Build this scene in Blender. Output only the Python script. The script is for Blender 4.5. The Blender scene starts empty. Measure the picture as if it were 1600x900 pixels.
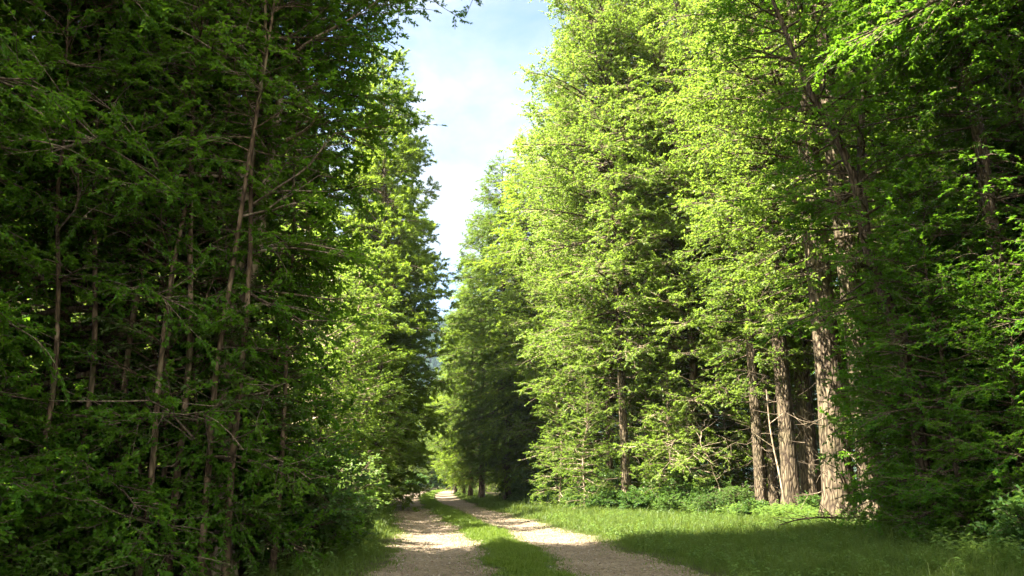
import bpy, math, random
import numpy as np

# ------------------------------------------------------------------ camera, sky, sun, exposure
SC = bpy.context.scene
COL = SC.collection
F = 1250.0                      # focal length in pixels of a 1600 px wide picture
TH = math.atan(300 / F)         # upward pitch
CAM_H = 1.35
cam_data = bpy.data.cameras.new('camera')
cam_data.sensor_width = 36
cam_data.lens = F / 1600 * 36
cam_data.clip_end = 6000
cam_data.clip_start = 0.05
cam = bpy.data.objects.new('camera', cam_data)
cam.location = (0, 0, CAM_H)
cam.rotation_euler = (math.pi / 2 + TH, 0, 0)
COL.objects.link(cam)
SC.camera = cam

SUN_EL = 52.0
SUN_TRAVEL = (0.93, 0.367)     # horizontal direction in which the sunlight travels
az = math.atan2(-SUN_TRAVEL[0], -SUN_TRAVEL[1])   # compass bearing of the sun from +Y towards +X

world = bpy.data.worlds.new('World')
SC.world = world
world.use_nodes = True
wn, wl = world.node_tree.nodes, world.node_tree.links
wn.clear()
w_out = wn.new('ShaderNodeOutputWorld')
w_bg = wn.new('ShaderNodeBackground')
w_bg.inputs['Strength'].default_value = 0.05
sky = wn.new('ShaderNodeTexSky')
sky.sky_type = 'NISHITA'
sky.sun_disc = False
sky.sun_elevation = math.radians(SUN_EL)
sky.sun_rotation = az
sky.air_density = 0.8
sky.dust_density = 0.3
tc = wn.new('ShaderNodeTexCoord')
mp = wn.new('ShaderNodeMapping')
mp.inputs['Scale'].default_value = (1.0, 1.0, 1.7)
mp.inputs['Location'].default_value = (0.35, 0.1, 0.0)
cn = wn.new('ShaderNodeTexNoise')
cn.inputs['Scale'].default_value = 4.2
cn.inputs['Detail'].default_value = 9
cn.inputs['Roughness'].default_value = 0.58
cn.inputs['Distortion'].default_value = 0.35
cr = wn.new('ShaderNodeValToRGB')
cr.color_ramp.elements[0].position = 0.43
cr.color_ramp.elements[0].color = (0, 0, 0, 1)
cr.color_ramp.elements[1].position = 0.74
cr.color_ramp.elements[1].color = (1, 1, 1, 1)
mx = wn.new('ShaderNodeMixRGB')
# wisps ahead, an unseen brighter cloud bank overhead and behind, added for fill light
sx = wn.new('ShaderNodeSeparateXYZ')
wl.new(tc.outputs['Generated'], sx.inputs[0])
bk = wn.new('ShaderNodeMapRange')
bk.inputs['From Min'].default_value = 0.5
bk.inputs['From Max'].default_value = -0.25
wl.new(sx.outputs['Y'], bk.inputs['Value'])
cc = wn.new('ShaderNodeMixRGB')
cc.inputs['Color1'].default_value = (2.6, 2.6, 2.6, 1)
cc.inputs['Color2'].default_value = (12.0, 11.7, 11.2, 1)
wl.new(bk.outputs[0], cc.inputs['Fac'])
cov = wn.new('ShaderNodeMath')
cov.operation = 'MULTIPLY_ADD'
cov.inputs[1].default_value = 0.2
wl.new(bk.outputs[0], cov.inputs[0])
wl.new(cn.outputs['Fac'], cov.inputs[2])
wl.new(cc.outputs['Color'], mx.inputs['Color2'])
wl.new(tc.outputs['Generated'], mp.inputs['Vector'])
wl.new(mp.outputs['Vector'], cn.inputs['Vector'])
wl.new(cov.outputs[0], cr.inputs['Fac'])
wl.new(cr.outputs['Color'], mx.inputs['Fac'])
wl.new(sky.outputs['Color'], mx.inputs['Color1'])
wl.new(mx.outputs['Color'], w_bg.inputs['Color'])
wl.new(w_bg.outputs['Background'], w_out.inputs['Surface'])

sun_data = bpy.data.lights.new('sun', 'SUN')
sun_data.energy = 5.0
sun_data.angle = math.radians(0.53)
sun_data.color = (1.0, 0.93, 0.79)
sun = bpy.data.objects.new('sun', sun_data)
n = math.hypot(*SUN_TRAVEL)
import mathutils
_d = mathutils.Vector((SUN_TRAVEL[0] / n * math.cos(math.radians(SUN_EL)),
                       SUN_TRAVEL[1] / n * math.cos(math.radians(SUN_EL)),
                       -math.sin(math.radians(SUN_EL))))
sun.rotation_euler = _d.to_track_quat('-Z', 'Y').to_euler()
sun.location = (-20, -5, 40)
COL.objects.link(sun)

SC.view_settings.view_transform = 'Standard'
SC.view_settings.look = 'None'
SC.view_settings.gamma = 1.0
SC.view_settings.exposure = 3.2
SC.render.engine = 'CYCLES'
cy = SC.cycles
cy.max_bounces = 7
cy.diffuse_bounces = 4
cy.glossy_bounces = 2
cy.transmission_bounces = 5
cy.transparent_max_bounces = 4
cy.caustics_reflective = False
cy.caustics_refractive = False
cy.use_denoising = True
cy.sample_clamp_indirect = 6.0

# ------------------------------------------------------------------ helpers
RNG = np.random.default_rng(7)


def px_x(px, Y, z=0.0):
    """world X of a picture column (1600 px picture) at depth Y and height z"""
    return (px - 800) / F * (Y * math.cos(TH) + (z - CAM_H) * math.sin(TH))


def px_z(py, Y):
    v = (450 - py) / F
    return CAM_H + Y * (math.sin(TH) + v * math.cos(TH)) / (math.cos(TH) - v * math.sin(TH))


def make_mesh(name, V, polys, mats, mat_idx=None, smooth=True):
    """polys: list of (M,k) int arrays; mat_idx: list of material index per array"""
    V = np.asarray(V, dtype=np.float32)
    me = bpy.data.meshes.new(name)
    me.vertices.add(len(V))
    me.vertices.foreach_set('co', V.ravel())
    loops = np.concatenate([p.ravel() for p in polys]).astype(np.int32)
    tot = np.concatenate([np.full(len(p), p.shape[1], dtype=np.int32) for p in polys])
    start = np.concatenate([[0], np.cumsum(tot)[:-1]]).astype(np.int32)
    me.loops.add(len(loops))
    me.loops.foreach_set('vertex_index', loops)
    me.polygons.add(len(tot))
    me.polygons.foreach_set('loop_start', start)
    me.polygons.foreach_set('loop_total', tot)
    if mat_idx is not None:
        mi = np.concatenate([np.full(len(p), m, dtype=np.int32) for p, m in zip(polys, mat_idx)])
        me.polygons.foreach_set('material_index', mi)
    me.polygons.foreach_set('use_smooth', np.full(len(tot), smooth, dtype=bool))
    for m in mats:
        me.materials.append(m)
    me.update(calc_edges=True)
    return me


def unit(a):
    return a / np.maximum(np.linalg.norm(a, axis=-1, keepdims=True), 1e-9)


def tubes(P, R, S):
    """P (N,K,3) paths, R (N,K) radii -> verts, quads"""
    N, K, _ = P.shape
    T = np.empty_like(P)
    T[:, 1:-1] = P[:, 2:] - P[:, :-2]
    T[:, 0] = P[:, 1] - P[:, 0]
    T[:, -1] = P[:, -1] - P[:, -2]
    T = unit(T)
    ref = np.where(np.abs(T[:, :1, 2:3]) > 0.8, np.array([[[1.0, 0, 0]]]), np.array([[[0, 0, 1.0]]]))
    U = unit(np.cross(T, np.broadcast_to(ref, T.shape)))
    W = np.cross(T, U)
    a = np.arange(S) * 2 * np.pi / S
    V = P[:, :, None, :] + R[:, :, None, None] * (U[:, :, None, :] * np.cos(a)[None, None, :, None] + W[:, :, None, :] * np.sin(a)[None, None, :, None])
    idx = np.arange(N * K * S).reshape(N, K, S)
    a0 = idx[:, :-1, :]
    b0 = np.roll(a0, -1, axis=2)
    a1 = idx[:, 1:, :]
    b1 = np.roll(a1, -1, axis=2)
    Q = np.stack([a0, b0, b1, a1], axis=-1).reshape(-1, 4)
    return V.reshape(-1, 3), Q


def leaves(B, D, Nn, L, Wd, fold=0.18, mid=0.48):
    """one folded four-cornered leaf per row"""
    side = unit(np.cross(D, Nn))
    up = np.cross(side, D)
    l = L[:, None]
    w = Wd[:, None]
    mp_ = B + D * l * mid
    V = np.stack([B, mp_ + side * w * 0.5 + up * w * fold, B + D * l - up * l * 0.08, mp_ - side * w * 0.5 + up * w * fold], axis=1)
    Q = np.arange(len(B) * 4).reshape(-1, 4)
    return V.reshape(-1, 3), Q


class Pack:
    def __init__(s):
        s.V, s.P, s.M, s.n = [], [], [], 0

    def add(s, vq, m):
        v, q = vq
        s.V.append(v)
        s.P.append(q + s.n)
        s.M.append(m)
        s.n += len(v)

    def mesh(s, name, mats, smooth=True):
        return make_mesh(name, np.concatenate(s.V), s.P, mats, s.M, smooth)


def tag(o, label=None, cat=None, group=None, kind=None):
    for k, v in (('label', label), ('category', cat), ('group', group), ('kind', kind)):
        if v:
            o[k] = v
    return o


def link(name, me, parent=None):
    o = bpy.data.objects.new(name, me)
    COL.objects.link(o)
    o.parent = parent
    return o


# ------------------------------------------------------------------ materials
def new_mat(name):
    m = bpy.data.materials.new(name)
    m.use_nodes = True
    m.node_tree.nodes.clear()
    return m, m.node_tree.nodes, m.node_tree.links


def leaf_mat(name, dark, light, trans, tfac=0.42, rough=0.5, spec=0.28, odd=None):
    m, N, Lk = new_mat(name)
    out = N.new('ShaderNodeOutputMaterial')
    geo = N.new('ShaderNodeNewGeometry')
    oi = N.new('ShaderNodeObjectInfo')
    ramp = N.new('ShaderNodeValToRGB')
    e = ramp.color_ramp.elements
    e[0].position, e[0].color = 0.0, (*dark, 1)
    e[1].position, e[1].color = 1.0, (*light, 1)
    if odd:
        x = e.new(0.86 if name == 'grass_blade' else 0.93)
        x.color = (*light, 1)
        e[2].color = (*odd, 1)
    tcn = N.new('ShaderNodeTexCoord')
    nz = N.new('ShaderNodeTexNoise')
    nz.inputs['Scale'].default_value = 2.2 if 'grass' in name else 0.55
    nz.inputs['Detail'].default_value = 2
    mixf = N.new('ShaderNodeMath')
    mixf.operation = 'MULTIPLY_ADD'
    mixf.inputs[1].default_value = 0.55
    add = N.new('ShaderNodeMath')
    add.operation = 'MULTIPLY_ADD'
    add.inputs[1].default_value = 0.75
    sub = N.new('ShaderNodeMath')
    sub.operation = 'SUBTRACT'
    sub.inputs[1].default_value = 0.16
    Lk.new(tcn.outputs['Object'], nz.inputs['Vector'])
    Lk.new(geo.outputs['Random Per Island'], mixf.inputs[0])
    Lk.new(nz.outputs['Fac'], add.inputs[0])
    Lk.new(sub.outputs[0], add.inputs[2])
    Lk.new(mixf.outputs[0], sub.inputs[0])
    mixf.inputs[2].default_value = 0.0
    Lk.new(add.outputs[0], ramp.inputs['Fac'])
    hsv = N.new('ShaderNodeHueSaturation')
    mr = N.new('ShaderNodeMapRange')
    mr.inputs['To Min'].default_value = 0.478
    mr.inputs['To Max'].default_value = 0.514
    Lk.new(oi.outputs['Random'], mr.inputs['Value'])
    Lk.new(mr.outputs[0], hsv.inputs['Hue'])
    mv = N.new('ShaderNodeMapRange')
    mv.inputs['To Min'].default_value = 1.15
    mv.inputs['To Max'].default_value = 0.82
    Lk.new(oi.outputs['Random'], mv.inputs['Value'])
    Lk.new(mv.outputs[0], hsv.inputs['Value'])
    Lk.new(ramp.outputs['Color'], hsv.inputs['Color'])
    p = N.new('ShaderNodeBsdfPrincipled')
    p.inputs['Roughness'].default_value = rough
    p.inputs['Specular IOR Level'].default_value = spec
    t = N.new('ShaderNodeBsdfTranslucent')
    t.inputs['Color'].default_value = (*trans, 1)
    ms = N.new('ShaderNodeMixShader')
    ms.inputs['Fac'].default_value = tfac
    Lk.new(hsv.outputs['Color'], p.inputs['Base Color'])
    Lk.new(p.outputs[0], ms.inputs[1])
    Lk.new(t.outputs[0], ms.inputs[2])
    Lk.new(ms.outputs[0], out.inputs['Surface'])
    return m


def bark_mat(name, dark, mid, light, scale=9.0, stretch=0.16, bump=0.6, moss=0.0):
    m, N, Lk = new_mat(name)
    out = N.new('ShaderNodeOutputMaterial')
    p = N.new('ShaderNodeBsdfPrincipled')
    p.inputs['Roughness'].default_value = 0.85
    p.inputs['Specular IOR Level'].default_value = 0.2
    tcn = N.new('ShaderNodeTexCoord')
    mpn = N.new('ShaderNodeMapping')
    mpn.inputs['Scale'].default_value = (1, 1, stretch)
    v = N.new('ShaderNodeTexNoise')
    v.inputs['Scale'].default_value = scale
    v.inputs['Detail'].default_value = 6
    v.inputs['Roughness'].default_value = 0.62
    v.inputs['Distortion'].default_value = 0.6
    vo = N.new('ShaderNodeTexVoronoi')
    vo.feature = 'DISTANCE_TO_EDGE'
    vo.inputs['Scale'].default_value = scale * 1.1
    cmb = N.new('ShaderNodeMath')
    cmb.operation = 'MULTIPLY'
    cl = N.new('ShaderNodeMapRange')
    cl.inputs['From Max'].default_value = 0.22
    cl.inputs['To Min'].default_value = 0.35
    ramp = N.new('ShaderNodeValToRGB')
    e = ramp.color_ramp.elements
    e[0].position, e[0].color = 0.15, (*dark, 1)
    e[1].position, e[1].color = 0.68, (*light, 1)
    x = e.new(0.42)
    x.color = (*mid, 1)
    Lk.new(tcn.outputs['Object'], mpn.inputs['Vector'])
    Lk.new(mpn.outputs['Vector'], v.inputs['Vector'])
    Lk.new(mpn.outputs['Vector'], vo.inputs['Vector'])
    Lk.new(vo.outputs['Distance'], cl.inputs['Value'])
    Lk.new(cl.outputs[0], cmb.inputs[0])
    Lk.new(v.outputs['Fac'], cmb.inputs[1])
    Lk.new(cmb.outputs[0], ramp.inputs['Fac'])
    col = ramp.outputs['Color']
    if moss > 0:
        n2 = N.new('ShaderNodeTexNoise')
        n2.inputs['Scale'].default_value = 1.3
        n2.inputs['Detail'].default_value = 5
        r2 = N.new('ShaderNodeValToRGB')
        r2.color_ramp.elements[0].position = 0.5
        r2.color_ramp.elements[1].position = 0.68
        mm = N.new('ShaderNodeMixRGB')
        mm.inputs['Color2'].default_value = (0.06, 0.075, 0.02, 1)
        mt = N.new('ShaderNodeMath')
        mt.operation = 'MULTIPLY'
        mt.inputs[1].default_value = moss
        Lk.new(tcn.outputs['Object'], n2.inputs['Vector'])
        Lk.new(n2.outputs['Fac'], r2.inputs['Fac'])
        Lk.new(r2.outputs['Color'], mt.inputs[0])
        Lk.new(mt.outputs[0], mm.inputs['Fac'])
        Lk.new(col, mm.inputs['Color1'])
        col = mm.outputs['Color']
    b = N.new('ShaderNodeBump')
    b.inputs['Strength'].default_value = bump
    b.inputs['Distance'].default_value = 0.06
    Lk.new(cmb.outputs[0], b.inputs['Height'])
    Lk.new(b.outputs[0], p.inputs['Normal'])
    Lk.new(col, p.inputs['Base Color'])
    Lk.new(p.outputs[0], out.inputs['Surface'])
    return m


def ground_mat(name, c0, c1, c2, scale, fine, bump=0.5, rough=0.9):
    m, N, Lk = new_mat(name)
    out = N.new('ShaderNodeOutputMaterial')
    p = N.new('ShaderNodeBsdfPrincipled')
    p.inputs['Roughness'].default_value = rough
    p.inputs['Specular IOR Level'].default_value = 0.15
    tcn = N.new('ShaderNodeTexCoord')
    a = N.new('ShaderNodeTexNoise')
    a.inputs['Scale'].default_value = scale
    a.inputs['Detail'].default_value = 8
    a.inputs['Roughness'].default_value = 0.65
    b = N.new('ShaderNodeTexVoronoi')
    b.inputs['Scale'].default_value = fine
    c = N.new('ShaderNodeTexNoise')
    c.inputs['Scale'].default_value = fine * 0.35
    c.inputs['Detail'].default_value = 6
    c.inputs['Roughness'].default_value = 0.75
    ramp = N.new('ShaderNodeValToRGB')
    e = ramp.color_ramp.elements
    e[0].position, e[0].color = 0.3, (*c0, 1)
    e[1].position, e[1].color = 0.72, (*c2, 1)
    x = e.new(0.5)
    x.color = (*c1, 1)
    w = N.new('ShaderNodeMath')
    w.operation = 'MULTIPLY_ADD'
    w.inputs[1].default_value = 0.5
    w2 = N.new('ShaderNodeMath')
    w2.operation = 'MULTIPLY'
    w2.inputs[1].default_value = 0.5
    Lk.new(tcn.outputs['Object'], a.inputs['Vector'])
    Lk.new(tcn.outputs['Object'], b.inputs['Vector'])
    Lk.new(tcn.outputs['Object'], c.inputs['Vector'])
    Lk.new(a.outputs['Fac'], w2.inputs[0])
    Lk.new(c.outputs['Fac'], w.inputs[0])
    Lk.new(w2.outputs[0], w.inputs[2])
    Lk.new(w.outputs[0], ramp.inputs['Fac'])
    vm = N.new('ShaderNodeMapRange')
    vm.inputs['From Max'].default_value = 0.8
    vm.inputs['To Min'].default_value = 0.55
    vm.inputs['To Max'].default_value = 1.3
    sep = N.new('ShaderNodeSeparateColor')
    Lk.new(b.outputs['Color'], sep.inputs[0])
    Lk.new(sep.outputs[0], vm.inputs['Value'])
    mul = N.new('ShaderNodeMixRGB')
    mul.blend_type = 'MULTIPLY'
    mul.inputs['Fac'].default_value = 1.0
    Lk.new(ramp.outputs['Color'], mul.inputs['Color1'])
    Lk.new(vm.outputs[0], mul.inputs['Color2'])
    bp = N.new('ShaderNodeBump')
    bp.inputs['Strength'].default_value = bump
    bp.inputs['Distance'].default_value = 0.03
    Lk.new(c.outputs['Fac'], bp.inputs['Height'])
    Lk.new(bp.outputs[0], p.inputs['Normal'])
    Lk.new(mul.outputs['Color'], p.inputs['Base Color'])
    Lk.new(p.outputs[0], out.inputs['Surface'])
    return m


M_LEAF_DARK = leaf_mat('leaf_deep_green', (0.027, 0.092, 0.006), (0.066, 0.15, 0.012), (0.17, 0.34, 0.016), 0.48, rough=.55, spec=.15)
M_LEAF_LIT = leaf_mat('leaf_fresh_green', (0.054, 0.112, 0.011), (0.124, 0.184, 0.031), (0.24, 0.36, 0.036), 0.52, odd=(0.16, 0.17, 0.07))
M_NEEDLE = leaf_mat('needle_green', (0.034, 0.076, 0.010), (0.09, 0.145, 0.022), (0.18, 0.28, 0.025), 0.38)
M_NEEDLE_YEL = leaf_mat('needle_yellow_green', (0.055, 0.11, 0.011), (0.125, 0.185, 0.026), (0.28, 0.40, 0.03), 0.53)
M_SHRUB = leaf_mat('shrub_leaf', (0.03, 0.075, 0.014), (0.075, 0.14, 0.03), (0.12, 0.22, 0.03), 0.38)
M_GRASS = leaf_mat('grass_blade', (0.032, 0.08, 0.010), (0.125, 0.165, 0.03), (0.2, 0.27, 0.035), 0.42, rough=0.5, odd=(0.26, 0.22, 0.10))
M_STRIP = leaf_mat('strip_grass_blade', (0.04, 0.10, 0.010), (0.14, 0.19, 0.026), (0.2, 0.30, 0.025), 0.42, rough=0.5, odd=(0.24, 0.21, 0.08))
M_WEED = leaf_mat('weed_leaf', (0.06, 0.12, 0.02), (0.12, 0.19, 0.04), (0.2, 0.3, 0.05), 0.42)
M_HILL_TREE = leaf_mat('hill_conifer', (0.006, 0.014, 0.008), (0.014, 0.028, 0.014), (0.02, 0.03, 0.015), 0.05, rough=.9, spec=0.0)  # colour darkened to stand in for the self-shading of the crowns
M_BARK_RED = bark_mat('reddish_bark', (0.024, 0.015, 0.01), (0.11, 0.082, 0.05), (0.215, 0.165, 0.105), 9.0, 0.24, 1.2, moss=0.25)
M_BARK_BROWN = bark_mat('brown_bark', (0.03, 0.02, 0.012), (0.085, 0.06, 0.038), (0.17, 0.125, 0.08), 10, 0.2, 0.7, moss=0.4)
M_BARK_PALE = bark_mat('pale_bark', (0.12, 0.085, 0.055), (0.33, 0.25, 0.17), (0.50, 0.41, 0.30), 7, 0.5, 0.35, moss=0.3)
M_BARK_STEM = bark_mat('slim_stem_bark', (0.035, 0.022, 0.013), (0.12, 0.08, 0.048), (0.26, 0.19, 0.12), 8, .4, .35, moss=.4)
M_TWIG = bark_mat('twig_bark', (0.06, 0.043, 0.028), (0.14, 0.105, 0.07), (0.25, 0.195, 0.13), 14, 0.6, 0.2)
M_FLOOR = ground_mat('forest_floor', (0.018, 0.014, 0.008), (0.05, 0.042, 0.02), (0.075, 0.07, 0.03), 0.6, 26)
M_TRACK = ground_mat('gravel_track', (0.075, 0.052, 0.033), (0.19, 0.142, 0.096), (0.34, 0.27, 0.19), 0.8, 30, 1.0)
M_SOIL = ground_mat('grassy_soil', (0.03, 0.04, 0.012), (0.05, 0.07, 0.02), (0.08, 0.095, 0.03), 1.2, 30)
M_HILL = ground_mat('hill_ground', (0.008, 0.015, 0.008), (0.012, 0.022, 0.01), (0.016, 0.026, 0.012), 0.02, 0.4)
M_PEBBLE = ground_mat('pebble', (0.14, 0.115, 0.09), (0.24, 0.20, 0.155), (0.36, 0.31, 0.25), 7, 60)
M_LITTER = leaf_mat('dry_leaf', (0.10, 0.06, 0.03), (0.25, 0.17, 0.09), (0.2, 0.13, 0.06), 0.15, rough=0.7, spec=0.2)

# ------------------------------------------------------------------ ground, track, verge
RC = np.array([(-30, 2.2), (0, 1.15), (12.4, .38), (18, -.15), (24, -.95), (30, -1.95), (40, -3.45), (50, -4.95), (62, -6.4), (80, -8.1), (100, -9.2), (115, -9.2), (135, -6), (160, 3), (200, 22)])
_yy = np.linspace(-30, 200, 461)
_xx = np.interp(_yy, RC[:, 0], RC[:, 1])
_k = np.ones(17) / 17
_xs = np.convolve(np.pad(_xx, 8, mode='edge'), _k, 'valid')


def road_x(y):
    return np.interp(y, _yy, _xs)


HALF = 2.4


def wob(y, s):
    return (0.10 * np.sin(y * 0.9 + s) + 0.07 * np.sin(y * 2.3 + 2 * s) + 0.05 * np.sin(y * 5.3 + 3.1 * s + np.sin(y * 1.7)) + .03 * np.sin(y * 11.7 + s))


def track_left(y): return road_x(y) - HALF + 0.12 * np.minimum(y, 12) / 12 - .12 + wob(y, 0.3)
def track_right(y): return road_x(y) + HALF + wob(y, 1.9)
def strip_left(y): return road_x(y) - 0.50 + wob(y, 4.4)
def strip_right(y): return road_x(y) + 0.50 + wob(y, 5.7)


def ground_z(x, y):
    """gentle relief: wheel tracks a little sunk, verge rising a little towards the trees"""
    d = np.abs(x - road_x(y))
    rut = -0.07 * np.exp(-((d - 1.45) / 0.75) ** 2)
    bank = 0.10 * np.clip((d - 3.0) / 4.0, 0, 1) ** 1.5
    rough = 0.05 * np.sin(x * 1.1 + 0.6 * y) * np.sin(y * 0.8 - 0.3 * x) * np.clip((d - 2.6) / 2, 0, 1)
    return rut + bank + rough


def sheet(x0, x1, y0, y1, nx, ny, zoff):
    gx, gy = np.meshgrid(np.linspace(0, 1, nx), np.linspace(y0, y1, ny))
    X = x0(gy) * (1 - gx) + x1(gy) * gx
    Z = ground_z(X, gy) + zoff
    V = np.stack([X, gy, Z], -1).reshape(-1, 3)
    idx = np.arange(nx * ny).reshape(ny, nx)
    Q = np.stack([idx[:-1, :-1], idx[:-1, 1:], idx[1:, 1:], idx[1:, :-1]], -1).reshape(-1, 4)
    return V, Q


# one ground sheet: fine near the track, coarse to the horizon
def axis(lo, fa, fb, hi, step, nfar):
    a = np.arange(fa, fb + step / 2, step)
    g = np.geomspace(1, 1 + (hi - fb), nfar) - 1
    g2 = np.geomspace(1, 1 + (fa - lo), nfar) - 1
    return np.concatenate([(fa - g2)[::-1][:-1], a, (fb + g)[1:]])


ax = axis(-2500, -22, 24, 2500, 0.4, 26)
ay = axis(-800, -10, 135, 4000, 0.5, 26)
GX, GY = np.meshgrid(ax, ay)
fade = np.clip(1 - (np.abs(GX) - 25) / 40, 0, 1) * np.clip(1 - (GY - 150) / 60, 0, 1)
GZ = ground_z(GX, GY) * fade
idx = np.arange(GX.size).reshape(GX.shape)
Q = np.stack([idx[:-1, :-1], idx[:-1, 1:], idx[1:, 1:], idx[1:, :-1]], -1).reshape(-1, 4)
tag(link('ground', make_mesh('ground', np.stack([GX, GY, GZ], -1).reshape(-1, 3), [Q], [M_FLOOR])), kind='structure')
v, q = sheet(track_left, track_right, -10, 170, 40, 1600, 0.006)
tag(link('road', make_mesh('road', v, [q], [M_TRACK])), kind='structure')
v, q = sheet(lambda y: strip_left(y) - .05, lambda y: strip_right(y) + .05, -10, 170, 12, 1600, 0.018)
tag(link('path', make_mesh('path', v, [q], [M_SOIL])), kind='structure')

# far hill
hx = np.linspace(-700, 600, 90)
hy = np.linspace(420, 1100, 60)
HX, HY = np.meshgrid(hx, hy)


def hill_z(x, y):
    t = np.clip((y - 430) / 330, 0, 1)
    base = 158 * (3 * t * t - 2 * t ** 3)
    ridge = 1 - 0.00022 * (x + 60) - 0.0000009 * (x + 60) ** 2
    return base * ridge + 7 * np.sin(x * 0.021 + 1) + 5 * np.sin(x * 0.05 + y * 0.02) - 6


HZ = hill_z(HX, HY)
idx = np.arange(HX.size).reshape(HX.shape)
Q = np.stack([idx[:-1, :-1], idx[:-1, 1:], idx[1:, 1:], idx[1:, :-1]], -1).reshape(-1, 4)
tag(link('hill', make_mesh('hill', np.stack([HX, HY, HZ], -1).reshape(-1, 3), [Q], [M_HILL])), kind='structure')
r = np.random.default_rng(3)
nt = 11000
tx = r.uniform(-330, 200, nt)
ty = r.uniform(440, 800, nt)
tz = hill_z(tx, ty)
th_ = r.uniform(6, 11, nt)
pk = Pack()
for tier, (a, b, w) in enumerate(((0.05, 0.55, 0.24), (0.32, 0.8, 0.17), (0.6, 1.0, 0.10))):
    P = np.stack([np.stack([tx, ty, tz + th_ * a], -1), np.stack([tx, ty, tz + th_ * b], -1)], 1)
    R = np.stack([th_ * w * r.uniform(.8, 1.2, nt), np.full(nt, .05)], 1)
    pk.add(tubes(P, R, 6), 0)
tag(link('hillside_forest', pk.mesh('hillside_forest', [M_HILL_TREE])), 'dark conifer wood covering the distant hill', 'forest', kind='stuff')


# ------------------------------------------------------------------ trees
def path_eval(pts, s):
    """piecewise smooth path through control points; s in 0..1 of arc parameter"""
    pts = np.asarray(pts, float)
    t = np.linspace(0, 1, len(pts))
    # Catmull-Rom by sampling a cubic fit of each coordinate
    ss = np.asarray(s) * (len(pts) - 1)
    i = np.clip(ss.astype(int), 0, len(pts) - 2)
    u = (ss - i)[:, None]
    pm = np.vstack([2 * pts[0] - pts[1], pts, 2 * pts[-1] - pts[-2]])
    p0, p1, p2, p3 = pm[i], pm[i + 1], pm[i + 2], pm[i + 3]
    return 0.5 * (2 * p1 + (p2 - p0) * u + (2 * p0 - 5 * p1 + 4 * p2 - p3) * u ** 2 + (3 * p1 - p0 - 3 * p2 + p3) * u ** 3)


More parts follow.
